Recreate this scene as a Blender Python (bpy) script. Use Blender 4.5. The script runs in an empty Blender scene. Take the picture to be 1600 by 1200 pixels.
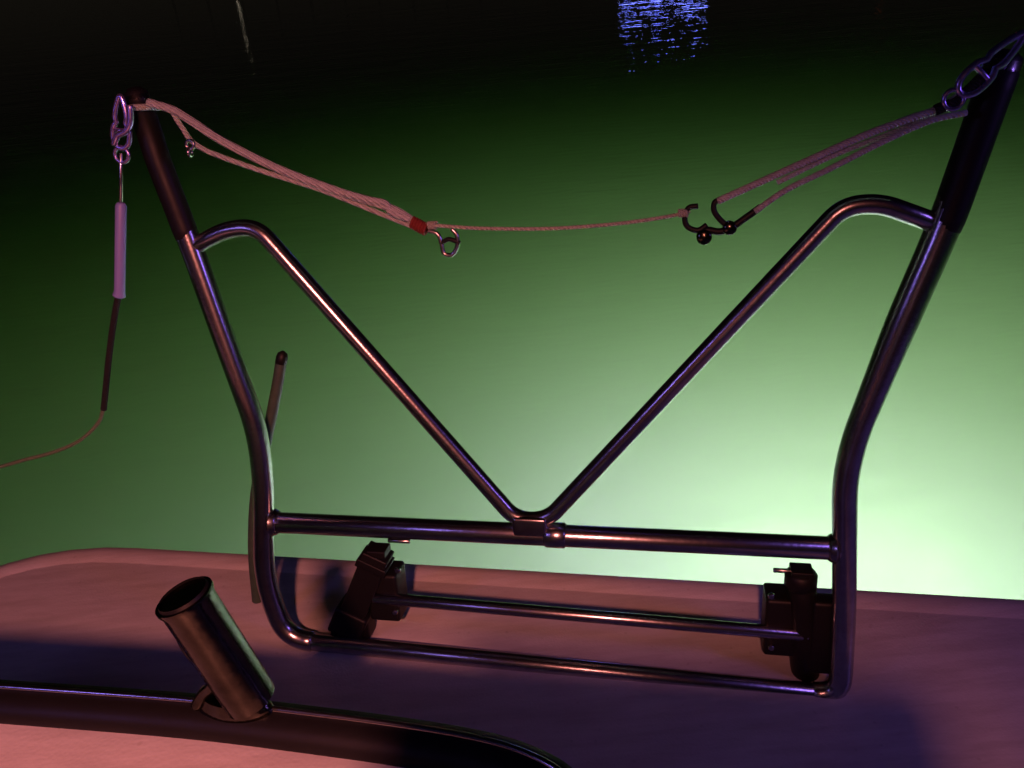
import bpy, bmesh, math, random
from mathutils import Vector, Matrix
random.seed(4)
S = bpy.context.scene
COL = S.collection
rad = math.radians

# ---------------------------------------------------------------- camera
H = 0.999
PITCH, ROLL, FPX = rad(30), rad(5.5), 1256.0
R0 = Vector((1, 0, 0)); U0 = Vector((0, math.sin(PITCH), math.cos(PITCH)))
FW = Vector((0, math.cos(PITCH), -math.sin(PITCH)))
RT = math.cos(ROLL)*R0 - math.sin(ROLL)*U0
UP = math.sin(ROLL)*R0 + math.cos(ROLL)*U0
CAM = Vector((0, 0, H))
cd = bpy.data.cameras.new("camera"); cam = bpy.data.objects.new("camera", cd); COL.objects.link(cam)
cam.matrix_world = Matrix(((RT.x, UP.x, -FW.x, 0), (RT.y, UP.y, -FW.y, 0), (RT.z, UP.z, -FW.z, H), (0, 0, 0, 1)))
cd.sensor_width = 36; cd.lens = 36*FPX/1600; cd.clip_start = .02; cd.clip_end = 500
cd.dof.use_dof = False
S.camera = cam

# ---------------------------------------------------------------- night sky
w = bpy.data.worlds.new("World"); S.world = w; w.use_nodes = True
nt = w.node_tree; bg = nt.nodes['Background']
sky = nt.nodes.new('ShaderNodeTexSky'); sky.sky_type = 'NISHITA'; sky.sun_disc = False
sky.sun_elevation = rad(-8); sky.sun_rotation = rad(200)
# town glow low on the horizon, dark zenith
tcw = nt.nodes.new('ShaderNodeTexCoord'); sx = nt.nodes.new('ShaderNodeSeparateXYZ'); nt.links.new(tcw.outputs['Generated'], sx.inputs[0])
rw = nt.nodes.new('ShaderNodeValToRGB'); nt.links.new(sx.outputs['Z'], rw.inputs[0])
rw.color_ramp.elements[0].position = 0; rw.color_ramp.elements[0].color = (.13, .11, .08, 1)
rw.color_ramp.elements[1].position = .35; rw.color_ramp.elements[1].color = (.012, .012, .02, 1)
aw = nt.nodes.new('ShaderNodeMixRGB'); aw.blend_type = 'ADD'; aw.inputs[0].default_value = 1
nt.links.new(sky.outputs[0], aw.inputs[1]); nt.links.new(rw.outputs[0], aw.inputs[2])
nt.links.new(aw.outputs[0], bg.inputs[0]); bg.inputs[1].default_value = 0.05
S.view_settings.view_transform = 'Standard'; S.view_settings.look = 'None'
S.view_settings.gamma = 1; S.view_settings.exposure = 0
try:
    S.cycles.use_denoising = True
    S.cycles.denoiser = 'OPENIMAGEDENOISE'
    S.cycles.volume_bounces = 2
    S.cycles.max_bounces = 8
    S.cycles.sample_clamp_indirect = 4
    S.cycles.sample_clamp_direct = 0
except Exception: pass

AZ = rad(12.5)                                    # the stern is turned 12.5 degrees to the camera
HX = Vector((math.cos(AZ), -math.sin(AZ), 0))     # along the stern, to the right
AY = Vector((math.sin(AZ), math.cos(AZ), 0))      # aft
def B(x, y, z): return HX*x + AY*y + Vector((0, 0, z))
def lamp(name, kind, loc, target, col, power, **k):
    l = bpy.data.lights.new(name, kind); o = bpy.data.objects.new(name, l); COL.objects.link(o)
    o.location = loc; l.color = col; l.energy = power
    if target is not None: o.rotation_euler = (Vector(target)-Vector(loc)).to_track_quat('-Z', 'Y').to_euler()
    for a, b in k.items(): setattr(l, a, b)
    return o
# warm red cockpit courtesy lamp behind the camera, violet lamp on the right
lamp('cockpit_lamp', 'SPOT', tuple(B(0, -.76, 1.6)), (-.64, .60, 0), (1.0, .275, .225), 138, shadow_soft_size=.06, spot_size=rad(82), spot_blend=1.0)
lamp('violet_lamp', 'POINT', (1.9, -.1, 1.25), None, (.36, .19, 1.0), 16, shadow_soft_size=.2)
# underwater lamps under the platform edge
UWC = (1.18, .80, 1.85)
UW = [B(.22, 1.15, -.80), B(.9, 1.0, -.8), B(.05, 1.13, -.75)]
lamp('underwater_lamp_light', 'SPOT', UW[0], B(.8, 2.7, -1.15), UWC, 300, shadow_soft_size=.05, spot_size=rad(165), spot_blend=1.0)
lamp('underwater_lamp_light', 'SPOT', UW[1], B(1.1, 2.5, -1.2), UWC, 80, shadow_soft_size=.05, spot_size=rad(110), spot_blend=1.0)
lamp('underwater_lamp_light', 'POINT', UW[2], None, UWC, 80, shadow_soft_size=.05)

rl = random.Random(7)
for i in [k for k in range(20) if k != 4]:      # unseen fill lights added deep down to spread the glow
    ux = .34 + (i % 5)*.34 + rl.uniform(-.1, .1); uy = 2.15 + (i//5)*.6 + rl.uniform(-.2, .2)
    lamp('glow_fill_light', 'POINT', B(ux, uy, -3.9 + rl.uniform(-.2, .2)), None, UWC, 29, shadow_soft_size=0)

# violet lamp on the left side of the cockpit
lamp('violet_lamp', 'POINT', (-1.5, -.15, 1.35), None, (.36, .24, 1.0), 6, shadow_soft_size=.12)

# ---------------------------------------------------------------- helpers
def q(px, py):
    return FW + RT*((px-800)/FPX) + UP*((600-py)/FPX)
def onz(px, py, z):
    r = q(px, py); return CAM + r*((z-H)/r.z)
LEAN = rad(11.6)
FN0 = -AY
FT = Vector((0, 0, math.cos(LEAN))) + AY*math.sin(LEAN)   # up along the frame (leans aft)
FNn = HX.cross(FT).normalized()                            # frame normal
if FNn.dot(AY) > 0: FNn = -FNn                             # towards the cockpit
FP0 = CAM + q(835, 830)*1.165
def fp(px, py, off=0.0):
    "point of the frame's plane (shifted off metres towards the cockpit)"
    r = q(px, py); n = FNn
    k = ((FP0 + n*off - CAM).dot(n))/r.dot(n)
    return CAM + r*k

def mat(name, base, rough=.5, metal=0, spec=.5, bump=None, var=None, emis=None, sheen=0, coat=0):
    m = bpy.data.materials.new(name); m.use_nodes = True
    t = m.node_tree; b = t.nodes['Principled BSDF']
    b.inputs['Base Color'].default_value = (*base, 1); b.inputs['Roughness'].default_value = rough
    b.inputs['Metallic'].default_value = metal; b.inputs['Specular IOR Level'].default_value = spec
    b.inputs['Coat Weight'].default_value = coat
    tc = t.nodes.new('ShaderNodeTexCoord')
    if var:      # (scale, amount) broad wear and dirt
        n = t.nodes.new('ShaderNodeTexNoise'); n.inputs['Scale'].default_value = var[0]; n.inputs['Detail'].default_value = 6
        n.inputs['Roughness'].default_value = .65
        t.links.new(tc.outputs['Object'], n.inputs['Vector'])
        r = t.nodes.new('ShaderNodeValToRGB')
        r.color_ramp.elements[0].position = .3; r.color_ramp.elements[1].position = .7
        r.color_ramp.elements[0].color = (*[c*(1-var[1]) for c in base], 1); r.color_ramp.elements[1].color = (*base, 1)
        t.links.new(n.outputs['Fac'], r.inputs[0]); t.links.new(r.outputs[0], b.inputs['Base Color'])
        mr = t.nodes.new('ShaderNodeMapRange'); mr.inputs[3].default_value = rough*1.35; mr.inputs[4].default_value = rough*.85
        t.links.new(n.outputs['Fac'], mr.inputs[0]); t.links.new(mr.outputs[0], b.inputs['Roughness'])
    if bump:     # (scale, strength, distance)
        n = t.nodes.new('ShaderNodeTexNoise'); n.inputs['Scale'].default_value = bump[0]; n.inputs['Detail'].default_value = 4
        t.links.new(tc.outputs['Object'], n.inputs['Vector'])
        bp = t.nodes.new('ShaderNodeBump'); bp.inputs['Strength'].default_value = bump[1]; bp.inputs['Distance'].default_value = bump[2]
        t.links.new(n.outputs['Fac'], bp.inputs['Height']); t.links.new(bp.outputs[0], b.inputs['Normal'])
    if emis:
        b.inputs['Emission Color'].default_value = (*emis[0], 1); b.inputs['Emission Strength'].default_value = emis[1]
    return m
M = {}
M['steel'] = mat('polished_steel', (.55, .54, .56), .22, 1.0, bump=(160, .25, .0008), var=(30, .35))
M['steel2'] = mat('bright_steel', (.55, .54, .55), .22, 1.0, bump=(200, .15, .0005), var=(60, .3))
M['brass'] = mat('weathered_steel', (.10, .10, .075), .17, 1.0, bump=(60, .4, .0015), var=(28, .65))
M['black'] = mat('black_plastic', (.008, .008, .008), .45, 0, .3, bump=(300, .2, .0006), var=(50, .3))
M['rubber'] = mat('black_rubber', (.010, .010, .010), .42, 0, .3, bump=(120, .25, .001), var=(20, .4))
M['gel'] = mat('white_gelcoat', (.74, .72, .68), .33, 0, .5, bump=(22, .10, .003), var=(4.0, .16), coat=.0)
M['grip'] = mat('non_skid_gelcoat', (.70, .68, .64), .6, 0, .4, bump=(700, .5, .001), var=(5, .2))
M['grey'] = mat('grey_pole', (.07, .12, .08), .45, 0, bump=(60, .2, .001), var=(30, .5))
M['vinyl'] = mat('vinyl', (.5, .48, .46), .5, bump=(80, .3, .001))
M['sleeve'] = mat('violet_lit_sleeve', (.24, .26, .60), .4)  # violet light on the sleeve put into its base colour
M['violet'] = mat('violet_lit_steel', (.52, .44, .85), .25, .9, bump=(150, .2, .001))  # steel tinted with the violet light that falls on the shackles
M['red'] = mat('red_whipping', (.20, .022, .012), .8, bump=(500, .6, .001))
M['wood'] = mat('dock_wood', (.12, .09, .06), .8, bump=(8, .5, .01), var=(3, .4))
def weather(m):
    t = m.node_tree; b = t.nodes['Principled BSDF']; L = t.links
    tc = [n for n in t.nodes if n.type == 'TEX_COORD'][0]
    col_in = b.inputs['Base Color'].links[0].from_socket
    mp = t.nodes.new('ShaderNodeMapping'); mp.inputs['Scale'].default_value = (1.2, 9, 9); mp.inputs['Rotation'].default_value = (0, 0, rad(12))
    L.new(tc.outputs['Object'], mp.inputs[0])
    n = t.nodes.new('ShaderNodeTexNoise'); n.inputs['Scale'].default_value = 5; n.inputs['Detail'].default_value = 8; n.inputs['Roughness'].default_value = .7
    L.new(mp.outputs[0], n.inputs['Vector'])
    r = t.nodes.new('ShaderNodeValToRGB'); r.color_ramp.elements[0].position = .36; r.color_ramp.elements[1].position = .60
    r.color_ramp.elements[0].color = (.70, .68, .64, 1); r.color_ramp.elements[1].color = (1, 1, 1, 1)
    L.new(n.outputs['Fac'], r.inputs[0])
    v = t.nodes.new('ShaderNodeTexVoronoi'); v.inputs['Scale'].default_value = 38; L.new(tc.outputs['Object'], v.inputs['Vector'])
    r2 = t.nodes.new('ShaderNodeValToRGB'); r2.color_ramp.elements[0].position = .05; r2.color_ramp.elements[1].position = .12
    r2.color_ramp.elements[0].color = (.62, .6, .56, 1); r2.color_ramp.elements[1].color = (1, 1, 1, 1)
    L.new(v.outputs['Distance'], r2.inputs[0])
    m1 = t.nodes.new('ShaderNodeMixRGB'); m1.blend_type = 'MULTIPLY'; m1.inputs[0].default_value = .55
    L.new(col_in, m1.inputs[1]); L.new(r.outputs[0], m1.inputs[2])
    m2 = t.nodes.new('ShaderNodeMixRGB'); m2.blend_type = 'MULTIPLY'; m2.inputs[0].default_value = .35
    L.new(m1.outputs[0], m2.inputs[1]); L.new(r2.outputs[0], m2.inputs[2]); L.new(m2.outputs[0], b.inputs['Base Color'])
    old = b.inputs['Normal'].links[0].from_socket
    g = t.nodes.new('ShaderNodeTexVoronoi'); g.inputs['Scale'].default_value = 260; L.new(tc.outputs['Object'], g.inputs['Vector'])
    bp = t.nodes.new('ShaderNodeBump'); bp.inputs['Strength'].default_value = .18; bp.inputs['Distance'].default_value = .0012
    L.new(g.outputs['Distance'], bp.inputs['Height']); L.new(old, bp.inputs['Normal']); L.new(bp.outputs[0], b.inputs['Normal'])
weather(M['gel'])
def ropemat(name, base, scale=420):
    m = mat(name, base, .85, 0, .2, var=(180, .35))
    t = m.node_tree; b = t.nodes['Principled BSDF']
    tc = [n for n in t.nodes if n.type == 'TEX_COORD'][0]
    wv = t.nodes.new('ShaderNodeTexWave'); wv.bands_direction = 'DIAGONAL'; wv.inputs['Scale'].default_value = scale/3; wv.inputs['Distortion'].default_value = 1.5
    t.links.new(tc.outputs['Object'], wv.inputs['Vector'])
    bp = t.nodes.new('ShaderNodeBump'); bp.inputs['Strength'].default_value = .8; bp.inputs['Distance'].default_value = .0015
    t.links.new(wv.outputs['Fac'], bp.inputs['Height']); t.links.new(bp.outputs[0], b.inputs['Normal'])
    return m
M['rope'] = ropemat('white_rope', (.62, .67, .62))
M['cord'] = ropemat('thin_cord', (.58, .62, .48))
M['water_lit'] = ropemat('water_lit_cord', (.22, .30, .17))  # green light from the water put into the cord's colour
M['darkcord'] = ropemat('dark_cord', (.03, .03, .03))

def fillet(pts, r, n=8):
    "round the corners of a polyline"
    pts = [Vector(p) for p in pts]; out = [pts[0]]
    for i in range(1, len(pts)-1):
        a, b, c = pts[i-1], pts[i], pts[i+1]
        u = (a-b); v = (c-b); rr = r[i-1] if isinstance(r, (list, tuple)) else r
        d = min(rr, u.length*.48, v.length*.48)
        if d < 1e-5: out.append(b); continue
        p0 = b+u.normalized()*d; p1 = b+v.normalized()*d
        for k in range(n+1):
            s = k/n; out.append(p0*(1-s)**2 + b*2*s*(1-s) + p1*s*s)
    out.append(pts[-1]); return out
def smooth(pts, n=8):
    "Catmull-Rom through the points"
    pts = [Vector(p) for p in pts]; P = [pts[0]*2-pts[1]] + pts + [pts[-1]*2-pts[-2]]; out = []
    for i in range(1, len(P)-2):
        a, b, c, d = P[i-1:i+3]
        for k in range(n):
            s = k/n
            out.append(.5*((2*b)+(c-a)*s+(2*a-5*b+4*c-d)*s*s+(3*b-a-3*c+d)*s**3))
    out.append(pts[-1]); return out
def sweep(bm, pts, r, seg=20, cap=True, closed=False, flat=1.0):
    "tube along pts; r is a number or a list, one per point"
    pts = [Vector(p) for p in pts]; n = len(pts)
    rs = r if isinstance(r, (list, tuple)) else [r]*n
    T = []
    for i in range(n):
        if closed: d = pts[(i+1) % n]-pts[i-1]
        else: d = pts[min(i+1, n-1)]-pts[max(i-1, 0)]
        T.append(d.normalized())
    ref = Vector((0, 0, 1)) if abs(T[0].z) < .9 else Vector((1, 0, 0))
    N = (ref - T[0]*ref.dot(T[0])).normalized(); rings = []
    for i in range(n):
        N = (N - T[i]*N.dot(T[i])).normalized(); Bn = T[i].cross(N)
        rings.append([bm.verts.new(pts[i] + (N*math.cos(2*math.pi*k/seg)*flat + Bn*math.sin(2*math.pi*k/seg))*rs[i]) for k in range(seg)])
    m = n if closed else n-1
    for i in range(m):
        A, C = rings[i], rings[(i+1) % n]
        for k in range(seg):
            bm.faces.new((A[k], A[(k+1) % seg], C[(k+1) % seg], C[k]))
    if cap and not closed:
        for ring, i, s in ((rings[0], 0, -1), (rings[-1], n-1, 1)):
            in1 = [bm.verts.new(pts[i] + (v.co-pts[i])*.8 + T[i]*s*rs[i]*.22) for v in ring]
            for k in range(seg):
                f = (ring[k], ring[(k+1) % seg], in1[(k+1) % seg], in1[k])
                bm.faces.new(f if s > 0 else f[::-1])
            bm.faces.new(in1 if s > 0 else in1[::-1])
def box(bm, c, ax, ay, az, sx, sy, sz, bev=.003):
    t = bmesh.new(); bmesh.ops.create_cube(t, size=1)
    for v in t.verts: v.co = Vector((v.co.x*sx, v.co.y*sy, v.co.z*sz))
    bmesh.ops.bevel(t, geom=t.edges[:], offset=bev, segments=3, profile=.6, affect='EDGES')
    mp = {}
    for v in t.verts: mp[v] = bm.verts.new(Vector(c) + ax*v.co.x + ay*v.co.y + az*v.co.z)
    for f in t.faces: bm.faces.new([mp[v] for v in f.verts])
    t.free()
def empty(name, loc, label, cat, group=None):
    o = bpy.data.objects.new(name, None); COL.objects.link(o); o.location = loc; o.empty_display_size = .05
    o['label'] = label; o['category'] = cat
    if group: o['group'] = group
    return o
def obj(name, bm, m, parent=None, smooth_=True, label=None, angle=50):
    bmesh.ops.recalc_face_normals(bm, faces=bm.faces[:])
    if parent is not None: off = Vector(parent.location)
    else: off = Vector((0, 0, 0))
    pp = parent
    while pp is not None and pp.parent is not None:
        pp = pp.parent; off = off + Vector(pp.location)
    for v in bm.verts: v.co = v.co - off
    me = bpy.data.meshes.new(name); bm.to_mesh(me); bm.free(); me.materials.append(m)
    o = bpy.data.objects.new(name, me); COL.objects.link(o)
    if smooth_:
        me.polygons.foreach_set('use_smooth', [True]*len(me.polygons)); me.set_sharp_from_angle(angle=rad(angle))
    if parent: o.parent = parent
    if label: o['label'] = label
    return o
def tube(name, pts, r, m, parent=None, **k):
    lab = k.pop('label', None)
    bm = bmesh.new(); sweep(bm, pts, r, **k); return obj(name, bm, m, parent, label=lab)
def circle(c, a, b, r, n=28, t0=0, t1=2*math.pi, full=True):
    m = n if full else n+1
    return [Vector(c) + (a*math.cos(t0+(t1-t0)*k/n) + b*math.sin(t0+(t1-t0)*k/n))*r for k in range(m)]

# ---------------------------------------------------------------- water
WZ = -.45
def make_water():
    bm = bmesh.new()
    x0, x1, y0, y1, zb = -70, 70, -25, 120, -8.0
    vs = [bm.verts.new(v) for v in ((x0, y0, WZ), (x1, y0, WZ), (x1, y1, WZ), (x0, y1, WZ), (x0, y0, zb), (x1, y0, zb), (x1, y1, zb), (x0, y1, zb))]
    for f in ((0, 1, 2, 3), (7, 6, 5, 4), (0, 4, 5, 1), (1, 5, 6, 2), (2, 6, 7, 3), (3, 7, 4, 0)): bm.faces.new([vs[i] for i in f])
    m = bpy.data.materials.new('murky_lake_water'); m.use_nodes = True; t = m.node_tree; t.nodes.clear()
    out = t.nodes.new('ShaderNodeOutputMaterial')
    g = t.nodes.new('ShaderNodeBsdfGlass'); g.inputs['IOR'].default_value = 1.33; g.inputs['Roughness'].default_value = 0
    tc = t.nodes.new('ShaderNodeTexCoord')
    mp = t.nodes.new('ShaderNodeMapping'); mp.inputs['Scale'].default_value = (.55, 1.5, 1); mp.inputs['Rotation'].default_value = (0, 0, rad(-7))
    t.links.new(tc.outputs['Object'], mp.inputs[0])
    n1 = t.nodes.new('ShaderNodeTexNoise'); n1.inputs['Scale'].default_value = 1.6; n1.inputs['Detail'].default_value = 5; n1.inputs['Roughness'].default_value = .55
    t.links.new(mp.outputs[0], n1.inputs['Vector'])
    b1 = t.nodes.new('ShaderNodeBump'); b1.inputs['Strength'].default_value = 1; b1.inputs['Distance'].default_value = .011
    n2 = t.nodes.new('ShaderNodeTexNoise'); n2.inputs['Scale'].default_value = 6.5; n2.inputs['Detail'].default_value = 3
    t.links.new(mp.outputs[0], n2.inputs['Vector'])
    b2 = t.nodes.new('ShaderNodeBump'); b2.inputs['Strength'].default_value = 1; b2.inputs['Distance'].default_value = .005
    t.links.new(n2.outputs['Fac'], b2.inputs['Height']); t.links.new(b2.outputs[0], b1.inputs['Normal'])
    t.links.new(n1.outputs['Fac'], b1.inputs['Height']); t.links.new(b1.outputs[0], g.inputs['Normal'])
    t.links.new(g.outputs[0], out.inputs['Surface'])
    sc = t.nodes.new('ShaderNodeVolumeScatter'); sc.inputs['Color'].default_value = (.9, 1, .9, 1); sc.inputs['Density'].default_value = .42; sc.inputs['Anisotropy'].default_value = .2
    ab = t.nodes.new('ShaderNodeVolumeAbsorption'); ab.inputs['Color'].default_value = (.35, .80, .0, 1); ab.inputs['Density'].default_value = .50
    ad = t.nodes.new('ShaderNodeAddShader'); t.links.new(sc.outputs[0], ad.inputs[0]); t.links.new(ab.outputs[0], ad.inputs[1])
    t.links.new(ad.outputs[0], out.inputs['Volume'])
    o = obj('water', bm, m, smooth_=False); o['kind'] = 'structure'
    bm = bmesh.new()
    vs = [bm.verts.new(v) for v in ((x0, y0, zb-.01), (x1, y0, zb-.01), (x1, y1, zb-.01), (x0, y1, zb-.01))]; bm.faces.new(vs)
    o = obj('lake_bed', bm, mat('silt', (.05, .05, .035), .9, var=(.5, .5)), smooth_=False); o['kind'] = 'structure'
make_water()

# ---------------------------------------------------------------- the boat's stern
boat = empty('boat', B(0, .4, 0), 'white fibreglass boat stern with low swim platform and dark edged coaming', 'boat')
def slab(name, outline, prof, m, parent, angle=40):
    "solid from an outline (ccw from above), prof = [(inset, z)...] from top inwards to bottom"
    bm = bmesh.new(); n = len(outline); rings = []
    def inset(d):
        res = []
        for i in range(n):
            a, b, c = outline[i-1], outline[i], outline[(i+1) % n]
            t = ((b-a).normalized()+(c-b).normalized()).normalized(); nn = Vector((-t.y, t.x, 0)); res.append(b+nn*d)
        return res
    for d, z in prof:
        rings.append([bm.verts.new((p.x, p.y, z)) for p in inset(d)])
    for a, b in zip(rings, rings[1:]):
        for k in range(n): bm.faces.new((a[k], a[(k+1) % n], b[(k+1) % n], b[k]))
    bm.faces.new(rings[0]); bm.faces.new(rings[-1][::-1])
    return obj(name, bm, m, parent, angle=angle)
def loopify(pts, r, n=10):
    P = [Vector(p) for p in pts]; out = []
    for i in range(len(P)):
        a, b, c = P[i-1], P[i], P[(i+1) % len(P)]; rr = r[i]
        u = a-b; v = c-b; d = min(rr, u.length*.49, v.length*.49)
        if d < 1e-5: out.append(b); continue
        p0 = b+u.normalized()*d; p1 = b+v.normalized()*d
        for k in range(n+1):
            s = k/n; out.append(p0*(1-s)**2+b*2*s*(1-s)+p1*s*s)
    return out
edge_y = onz(640, 872, 0).dot(AY)                # aft edge of the platform
lx = -1.40; rx = 1.35
outl = loopify([B(lx, .25, 0), B(rx, .25, 0), B(rx, edge_y, 0), B(lx, edge_y, 0)], [0, 0, .3, .42])
slab('swim_platform', outl, [(.060, 0), (.057, -.0012), (.054, -.0012), (.050, 0), (.030, 0), (.012, -.003), (.003, -.012), (0, -.026), (.002, -.055), (.012, -.062)], M['gel'], boat)
# hull below the platform
hl = loopify([B(lx+.12, .24, 0), B(rx-.1, .24, 0), B(rx-.1, edge_y-.30, 0), B(lx+.12, edge_y-.30, 0)], [0, 0, .15, .15])
slab('platform_support', hl, [(0, -.066), (0, -.3), (.05, -.6), (.2, -.8)], M['gel'], boat)
hl = loopify([B(lx-.5, -3.2, 0), B(rx+.3, -3.2, 0), B(rx+.3, .235, 0), B(lx-.5, .235, 0)], [0, 0, .15, .15])
slab('hull', hl, [(0, -.034), (0, -.3), (.05, -.7), (.3, -1.0)], M['gel'], boat)
# coaming: raised cockpit edge with a rounded corner
HC = .38
ce = smooth([onz(x, y, HC) for x, y in ((-560, 1042), (-250, 1060), (0, 1078), (300, 1100), (500, 1122), (650, 1142), (760, 1162), (830, 1184), (885, 1215), (915, 1260), (925, 1330), (925, 1420))], 8)
cl = [B(lx-.38, -.9, 0), B(ce[-1].dot(HX), -.9, 0)] + [Vector((p.x, p.y, 0)) for p in reversed(ce)] + [B(lx-.38, ce[0].dot(AY)-.12, 0)]
slab('coaming', cl, [(.05, HC-.004), (.022, HC-.006), (.008, HC-.012), (.004, HC-.03), (.0, 0.0), (.0, -.03)], M['gel'], boat)
# dark moulded trim along the coaming's lip
n = len(cl)
path = cl[2:-1]
def off_path(P, d):
    res = []
    for i, b in enumerate(P):
        a = P[max(i-1, 0)]; c = P[min(i+1, len(P)-1)]; t = (c-a).normalized(); res.append(b+Vector((-t.y, t.x, 0))*d)
    return res
def strip(name, P, prof, m, parent):
    bm = bmesh.new(); rows = []
    for d, z in prof: rows.append([bm.verts.new((p.x, p.y, z)) for p in off_path(P, d)])
    rows.append(rows[0])
    for a, b in zip(rows, rows[1:]):
        for k in range(len(P)-1): bm.faces.new((a[k], a[k+1], b[k+1], b[k]))
    bm.faces.new([r[0] for r in rows[:-1]]); bm.faces.new([r[-1] for r in rows[:-1]][::-1])
    return obj(name, bm, m, parent, angle=60)
tr = strip('trim', path, [(-.006, HC-.03), (-.010, HC-.005), (-.006, HC+.008), (.004, HC+.013), (.016, HC+.012), (.022, HC+.010), (.029, HC+.006), (.033, HC-.002), (.033, HC-.010), (.0, HC-.03)], M['rubber'], boat)
pz = [Vector((p.x, p.y, HC+.0135)) for p in off_path(path, .006)]
bm = bmesh.new(); sweep(bm, pz, .0032, seg=10); obj('bead', bm, M['steel2'], tr)

# unseen box added behind the camera to shade the right of the platform
sb = bmesh.new()
box(sb, B(.018, -.125, .37), HX, AY, Vector((0, 0, 1)), .365, .40, .86, .03)
# ---------------------------------------------------------------- frame
frame = empty('tubular_frame', onz(880, 1050, 0), 'dark polished steel tube frame with V shaped brace standing on the swim platform', 'tube frame')
Rt = .016
Lp = [fp(x, y) for x, y in ((214, 150), (247, 250), (292, 365), (340, 500), (402, 672), (412, 755), (412, 905), (447, 998), (560, 1010))]
LS = fillet(Lp, [.02, .05, .05, .10, .06, .12, .045])
RS_ = [fp(x, y) for x, y in ((1568, 95), (1542, 170), (1477, 350), (1402, 520), (1335, 685), (1320, 752), (1319, 960), (1312, 1086), (1230, 1080))]
RSs = fillet(RS_, [.02, .05, .05, .06, .05, .06, .035])
stL = tube('side_tube', LS[:-1], Rt, M['steel'], frame, seg=28)
nR = len(RSs)-1
frac = [sum((RSs[k+1]-RSs[k]).length for k in range(i)) for i in range(nR)]
stR = tube('side_tube', RSs[:-1], [.0190-.0030*min(1, max(0, (f-.30)/.12)) for f in frac], M['steel'], frame, seg=28)
for st, a, b, er in ((stL, (214, 150), (247, 250), 1.0), (stR, (1568, 95), (1542, 170), 1.17)):
    A = fp(*a); D = (fp(*b)-A).normalized()
    bm = bmesh.new(); sweep(bm, [A-D*.008, A-D*.004, A+D*.010], [.011*er, .0155*er, .0163*er], seg=24); obj('end_cap', bm, M['black'], st)
gs = fillet([fp(x, y) for x, y in ((1563, 112), (1542, 170), (1485, 330), (1474, 357))], .05)
tube('shade_sleeve', gs, [.0196]*(len(gs)-1)+[.0190], M['black'], stR, seg=28)  # black sleeves stand in for the darkness at the upright tops
tube('shade_sleeve', [fp(222, 172), fp(247, 250), fp(289, 360), fp(293, 371)], [.0167, .0167, .0167, .0161], M['black'], stL, seg=28)
tube('cross_bar', [fp(426, 816), fp(1310, 857)], Rt, M['steel'], frame, seg=28)
tube('bottom_bar', [fp(480, 1002), fp(1292, 1084)], .0138, M['steel'], frame, seg=24)
Vp = [fp(x, y) for x, y in ((302, 386), (352, 359), (401, 354), (806, 812), (856, 812), (1317, 323), (1374, 317), (1468, 351))]
V = fillet(Vp, [.05, .05, .05, .05, .05, .05], 10)
vb = tube('v_brace', V, .0118, M['steel'], frame, seg=24)
bm = bmesh.new(); c = fp(829, 822, .004); box(bm, c, HX, FNn, FT, .050, .022, .034, .005); obj('weld_plate', bm, M['steel'], frame)
for x, y, s in ((868, 836, .0185),):
    D = (fp(1310, 857)-fp(426, 816)).normalized(); A = fp(x, y)
    tube('collar', [A-D*.013, A+D*.013], s, M['steel'], frame, seg=28)
def weld(px, py, d, r):
    A = fp(px, py); bm = bmesh.new(); sweep(bm, [A-d*.002, A+d*.004], [r*1.15, r], seg=24); obj('weld_bead', bm, M['steel'], frame)
cb = (fp(1310, 857)-fp(426, 816)).normalized()
weld(430, 816, cb, .0185); weld(1301, 856.5, -cb, .0185)
# mounting brackets and the hinge rod between them
def bracket(pts, blk, pin, lean):
    e = bmesh.new()
    P = [fp(x, y, o) for x, y, o in pts]
    if lean:
        up = (P[0]-P[-1]).normalized(); nx = (HX-up*HX.dot(up)).normalized(); L = (P[0]-P[-1]).length
        box(e, (P[0]+P[-1])/2, nx, up.cross(nx), up, .042, .040, L, .003)
        box(e, P[-1]+up*.035, nx, up.cross(nx), up, .056, .050, .05, .006)
        box(e, P[0]-up*.02, nx, up.cross(nx), up, .050, .046, .014, .002)
    else:
        sweep(e, P, .020, seg=24)
        sweep(e, [P[0]-FT*.002, P[0]-FT*.020], .0225, seg=24)
    br = obj('mount_bracket', e, M['black'], frame)
    (x, y), sx, sz, off = blk
    e = bmesh.new(); box(e, fp(x, y, off), HX, FNn, FT, sx, .05, sz, .006); obj('clamp_block', e, M['black'], br)
    e = bmesh.new(); A = fp(pin[0], pin[1], -.03); sweep(e, [A, A-HX*.034], .0035, seg=10)
    obj('lock_pin', e, M['steel2'], br)
    e = bmesh.new(); A = P[0]; box(e, A+FT*.002, HX, FNn, FT, .030, .030, .012, .002); obj('top_plate', e, M['black'], br)
    return br
bracket([(592, 862, -.03), (582, 890, -.03), (558, 945, -.03), (540, 990, -.03)], ((606, 922), .050, .085, -.045), (640, 846), 1)
bracket([(1252, 895, -.03), (1254, 940, -.03), (1256, 1000, -.03), (1258, 1052, -.03)], ((1224, 968), .058, .095, -.045), (1248, 893), 0)
e = bmesh.new(); box(e, fp(556, 968, -.035), HX, FNn, FT, .055, .04, .055, .008)
obj('bracket_foot', e, M['black'], frame)
e = bmesh.new(); box(e, fp(1284, 990, -.025), HX, FNn, FT, .035, .03, .12, .006); obj('bracket_foot', e, M['black'], frame)
tube('hinge_rod', [fp(585, 934, -.02), fp(1262, 992, -.02)], .0098, M['steel'], frame, seg=20)
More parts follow.
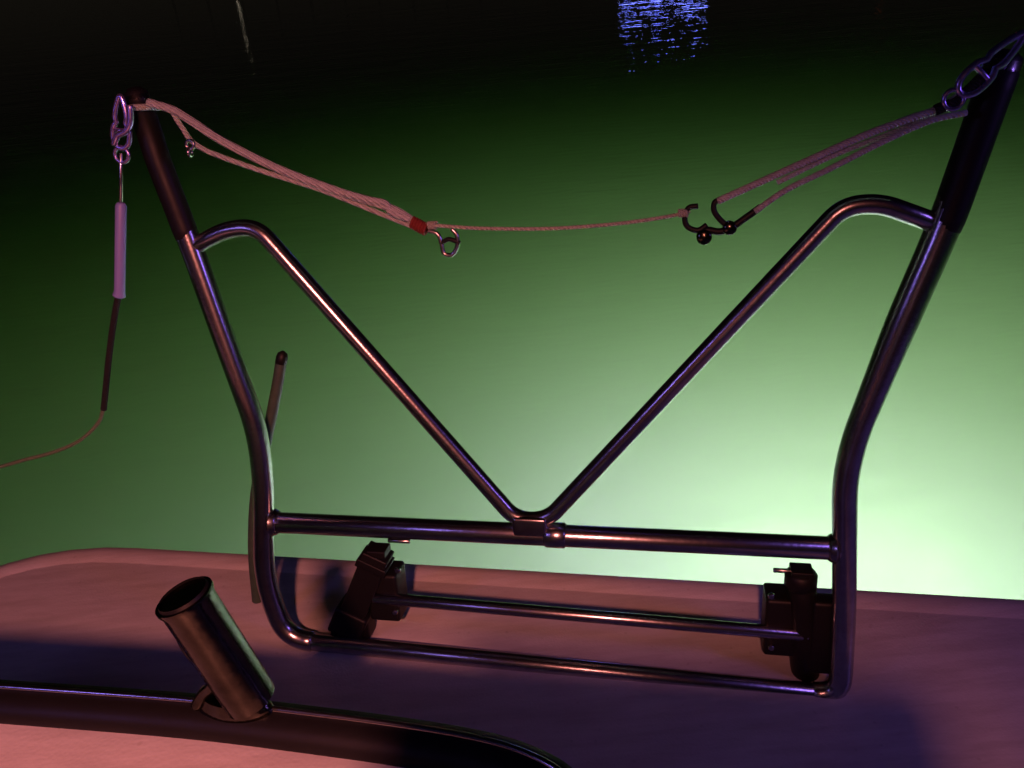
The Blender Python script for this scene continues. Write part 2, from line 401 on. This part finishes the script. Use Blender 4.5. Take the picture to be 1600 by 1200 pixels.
# bolts on the brackets
for x, y in ((1205, 930), (1205, 1010), (622, 890), (618, 955)):
    A = fp(x, y, -.019); e = bmesh.new(); sweep(e, [A, A+FNn*.004], .005, seg=6); obj('bolt', e, M['steel2'], frame)

# ---------------------------------------------------------------- pole behind the left upright
pole = empty('boat_pole', fp(405, 935, -.03), 'slim grey pole with a dark rounded tip leaning behind the left upright', 'pole')
PP = [fp(440, 562, -.045), fp(432, 610, -.04), fp(416, 690, -.035), fp(400, 770, -.03), fp(396, 860, -.03), fp(402, 938, -.03)]
tube('shaft', smooth(PP), .0086, M['grey'], pole, seg=18)
A = fp(440, 562, -.045); D = (A-fp(432, 610, -.04)).normalized()
tube('tip', [A-D*.006, A+D*.004, A+D*.010, A+D*.013], [.0088, .0088, .0072, .003], M['black'], pole, seg=18)

# ---------------------------------------------------------------- ropes between the uprights
def knot(name, c, a, b, r, rr, m, parent, turns=3):
    P = []
    for k in range(16*turns+1):
        t = 2*math.pi*k/16; P.append(Vector(c)+a*(r*math.cos(t))+b*(r*math.sin(t))+a.cross(b)*(rr*1.7*(k/16-turns/2)))
    return tube(name, P, rr, m, parent, seg=8)
def hookmesh(name, pts, r, m, parent, label=None):
    return tube(name, smooth(pts, 6), r, m, parent, seg=12, label=label)
lr = empty('double_rope', fp(245, 165, .02), 'pink lit doubled rope from the left upright with red bound end', 'rope')
tube('strand', smooth([fp(x, y, .03) for x, y in ((232, 160), (270, 172), (300, 190), (350, 222), (440, 266), (540, 303), (612, 326), (655, 352))]), .0052, M['rope'], lr, seg=14)
tube('strand', smooth([fp(x, y, .026) for x, y in ((268, 172), (284, 198), (312, 230), (400, 264), (500, 296), (590, 332), (660, 360))]), .0034, M['rope'], lr, seg=12)
tube('strand', smooth([fp(x, y, .033) for x, y in ((540, 302), (575, 312), (602, 318), (612, 332), (640, 342))]), .0045, M['rope'], lr, seg=12)
A, Bb = fp(640, 345, .03), fp(672, 362, .03)
knot('whipping', (A+Bb)/2, (FT-(Bb-A).normalized()*FT.dot((Bb-A).normalized())).normalized(), FNn, .0065, .0021, M['red'], lr, 6)
A = fp(232, 160, .0)
tube('rope_eye', circle(fp(226, 168, .0), HX, FNn, .021, 24), .0042, M['rope'], lr, seg=10, closed=True)
h = hookmesh('snap_hook', [fp(x, y, .03) for x, y in ((668, 360), (684, 366), (690, 382), (694, 396), (706, 398), (714, 386), (714, 368), (706, 358))], .0028, M['steel2'], lr)
hookmesh('gate', [fp(x, y, .03) for x, y in ((690, 380), (700, 374), (710, 376), (718, 380))], .003, M['black'], h)
tl = empty('thin_line', fp(680, 352, .03), 'thin pale cord sagging level between the two rope hooks', 'cord')
tube('cord', smooth([fp(x, y, .03) for x, y in ((662, 350), (690, 353), (760, 357), (860, 357), (960, 350), (1040, 339), (1078, 330))]), .0024, M['cord'], tl, seg=10)
knot('knot', fp(676, 352, .03), FT, FNn, .004, .0016, M['cord'], tl, 4)
knot('knot', fp(1068, 333, .03), FT, FNn, .004, .0016, M['cord'], tl, 4)
rr = empty('double_rope', fp(1500, 150, .02), 'pale doubled rope rising to the right upright with two dark hooks', 'rope')
tube('strand', smooth([fp(x, y, .03) for x, y in ((1122, 314), (1180, 288), (1260, 252), (1350, 212), (1420, 186), (1470, 168), (1530, 128))]), .0042, M['rope'], rr, seg=12)
tube('strand', smooth([fp(x, y, .034) for x, y in ((1180, 330), (1230, 296), (1300, 262), (1370, 226), (1450, 190), (1510, 176))]), .0034, M['rope'], rr, seg=12)
tube('strand', smooth([fp(x, y, .026) for x, y in ((1215, 285), (1300, 244), (1400, 205), (1466, 176))]), .003, M['rope'], rr, seg=12)
hookmesh('hook', [fp(x, y, .03) for x, y in ((1090, 322), (1076, 325), (1070, 340), (1074, 354), (1090, 360), (1104, 352))], .0034, M['black'], rr)
hookmesh('hook', [fp(x, y, .03) for x, y in ((1130, 312), (1117, 316), (1116, 330), (1126, 344), (1140, 356))], .0034, M['black'], rr)
h = hookmesh('hook_body', [fp(x, y, .03) for x, y in ((1098, 374), (1104, 360), (1124, 362), (1142, 356), (1160, 344), (1188, 324))], .0042, M['black'], rr)
A = fp(1100, 370, .03); e = bmesh.new(); sweep(e, [A-FNn*.006, A+FNn*.006], .009, seg=16); obj('swivel', e, M['brass'], h)
A = fp(1140, 356, .03); e = bmesh.new(); sweep(e, [A-FNn*.006, A+FNn*.006], .008, seg=16); obj('swivel', e, M['brass'], h)
hookmesh('binding', [fp(x, y, .03) for x, y in ((1462, 172), (1490, 160), (1515, 140), (1535, 120))], .0062, M['darkcord'], rr)

A = fp(297, 226, .03); tube('ring', circle(A, HX, FT, .0055, 16), .0022, M['steel2'], lr, seg=8, closed=True)
A = fp(297, 238, .03); tube('ring', circle(A, FNn, FT, .0045, 16), .0024, M['steel2'], lr, seg=8, closed=True)
# long steel shackles at the two tops
def shackle(name, a, b, wpx, label, off, mm='violet'):
    e = empty(name, fp(*a, off), label, 'snap shackle', 'steel snap shackles at the tops of the uprights')
    A = fp(*a, off); Bq = fp(*b, off); d = (Bq-A).normalized(); s = d.cross(FNn).normalized(); L = (Bq-A).length; wd = wpx
    P = []
    for k in range(36):
        t = 2*math.pi*k/36; x = math.cos(t); y = math.sin(t)
        P.append((A+Bq)/2 + d*(x*L/2) + s*(y*wd*(.55+.45*abs(x)**.3 if abs(x) > .02 else .55)) + s*.003*math.sin(2*t))
    tube('bow', P, .0036, M['violet'], e, seg=12, closed=True)
    tube('pin', [(A*.35+Bq*.65)-s*wd*1.1, (A*.35+Bq*.65)+s*wd*1.1], .003, M['violet'], e, seg=10)
    tube('ring', circle(Bq+d*.008, d, s, .010, 20), .0026, M['violet'], e, seg=10, closed=True)
    return e
shackle('snap_shackle', (1600, 52), (1500, 146), .012, 'long bright steel snap shackle at the top of the right upright', .035)
ls = shackle('snap_shackle', (188, 150), (190, 232), .012, 'violet lit steel snap shackle hanging left of the left upright', .03)
hookmesh('latch', [fp(x, y, .036) for x, y in ((203, 165), (204, 190), (197, 205), (184, 212), (178, 226))], .0042, M['violet'], ls)

# ---------------------------------------------------------------- lifeline hanging at the left
ll = empty('lifeline', fp(190, 255, .03), 'lifeline with a pale sleeve hanging below the left snap shackle, trailing left', 'lifeline')
tube('wire', [fp(189, 240, .03), fp(189, 322, .03)], .0026, M['steel2'], ll, seg=8)
tube('sleeve', [fp(189, 318, .03), fp(189, 322, .03), fp(187, 455, .03), fp(186, 462, .03)], [.0055, .0072, .0072, .0088], M['sleeve'], ll, seg=18)
tube('cord', smooth([fp(x, y, .03) for x, y in ((186, 458), (178, 500), (170, 560), (165, 610), (162, 640))]), .0044, M['darkcord'], ll, seg=12)
tube('tail', smooth([fp(x, y, .03) for x, y in ((162, 636), (154, 660), (125, 688), (85, 706), (40, 718), (-40, 738), (-160, 748))]), .0028, M['water_lit'], ll, seg=10)

# ---------------------------------------------------------------- rod holder on the coaming trim
rh = empty('rod_holder', onz(370, 1100, HC+.013), 'open ended steel rod holder tube tilted on the dark coaming trim', 'rod holder')
mouth = onz(287, 932, HC+.14); base = onz(392, 1092, HC+.02)
D = (mouth-base).normalized()
bm = bmesh.new()
P = [base+D*.0, base+D*.02, mouth-D*.008, mouth-D*.003, mouth]
sweep(bm, P, [.0232, .0235, .0235, .0255, .0255], seg=36, cap=False)
sweep(bm, [mouth, mouth-D*.012], [.0205, .0205], seg=36, cap=False)
# rim
bm.verts.ensure_lookup_table()
r_out = [v for v in bm.verts[4*36:5*36]]; r_in = [v for v in bm.verts[5*36:6*36]]
for k in range(36): bm.faces.new((r_out[k], r_out[(k+1) % 36], r_in[(k+1) % 36], r_in[k]))
bm.faces.new([v for v in bm.verts[6*36:7*36]][::-1]); bm.faces.new([v for v in bm.verts[0:36]][::-1])
tb = obj('tube', bm, M['brass'], rh)
bm = bmesh.new(); sweep(bm, [mouth-D*.011, mouth-D*.006], [.0200, .0195], seg=32); obj('plug', bm, M['rubber'], tb)
tube('liner', [mouth-D*.002, mouth+D*.003], [.0232, .0215], M['black'], tb, seg=36, cap=False)
bm = bmesh.new(); bc = onz(368, 1104, HC+.014)
sweep(bm, [bc, bc+Vector((0, 0, .005))], [.038, .036], seg=40); 
for v in bm.verts:
    d = v.co-bc; x = d.dot(HX); y = d.dot(AY); v.co = bc + HX*x + AY*y*.42 + Vector((0, 0, d.z))
obj('base_flange', bm, M['brass'], rh)
hookmesh('strut', [base+D*.085-HX*.026, base+D*.06-HX*.030, onz(332, 1062, HC+.05), onz(318, 1085, HC+.03), onz(308, 1103, HC+.018)], .006, M['brass'], rh)
for s in (-1, 1):
    A = bc+HX*.030*s+Vector((0, 0, .004)); e = bmesh.new(); sweep(e, [A, A+Vector((0, 0, .0035))], [.0048, .004], seg=12); obj('screw', e, M['steel2'], rh)

obj('shade_block', sb, M['vinyl'], boat)
for p in UW:
    c = p - AY*.10; bm = bmesh.new(); sweep(bm, [c-AY*.40, c-AY*.02, c], [.05, .05, .04], seg=24)
    obj('lamp_housing', bm, M['steel2'], boat)

# ---------------------------------------------------------------- far shore jetty with lamps (seen only as reflections)
jet = empty('jetty', (8, 80, WZ), 'dark wooden jetty across the water with coloured lamps', 'jetty')
X, Y, Z = Vector((1, 0, 0)), Vector((0, 1, 0)), Vector((0, 0, 1))
bm = bmesh.new(); box(bm, (8, 80.4, .35), X, Y, Z, 70, 2, .12, .02); obj('deck', bm, M['wood'], jet)
for k in range(24):
    bm = bmesh.new(); sweep(bm, [(-26.5+k*3, 79.6, WZ-2), (-26.5+k*3, 79.6, .28)], .12, seg=12); obj('pile', bm, M['wood'], jet)
def lampost(x, y, z, col, st, r, label):
    e = empty('jetty_lamp', (x, y, .41), label, 'lamp')
    tube('post', [(x, y, .41), (x, y, z-r)], .05, M['black'], e, seg=10)
    b = bmesh.new(); bmesh.ops.create_uvsphere(b, u_segments=16, v_segments=10, radius=r)
    for v in b.verts: v.co = v.co + Vector((x, y, z))
    obj('lamp_globe', b, mat('lamp_glass', (.8, .8, .8), .4, emis=(col, st)), e)
for x, z, s, r, lb in ((13.6, 1.0, 4, .34, 'leftmost blue globe lamp above the light strip on the far jetty'), (16.4, 1.5, 6, .40, 'middle and brightest blue globe lamp above the light strip on the far jetty'), (19.4, 1.2, 3, .36, 'rightmost blue globe lamp above the light strip on the far jetty')):
    lampost(x, 80, z, (.10, .13, 1.0), s*1.2, r, lb)
e = empty('light_strip', (16.8, 79.3, .35), 'long blue light strip fixed along the edge of the far jetty', 'light strip')
b = bmesh.new(); box(b, (16.8, 79.36, .35), X, Y, Z, 8.2, .08, .14, .02); obj('housing', b, M['black'], e)
b = bmesh.new(); box(b, (16.8, 79.30, .35), X, Y, Z, 8.1, .06, .30, .02); obj('diffuser', b, mat('strip_glow', (.8, .8, .8), .4, emis=((.16, .2, 1.0), 11)), e)
lampost(-21, 80, .72, (1, .85, .6), 3, .14, 'small warm white globe lamp at the left end of the far jetty')
lampost(37.0, 80, 1.3, (1, .25, .12), .5, .40, 'dim red globe lamp at the right end of the far jetty')
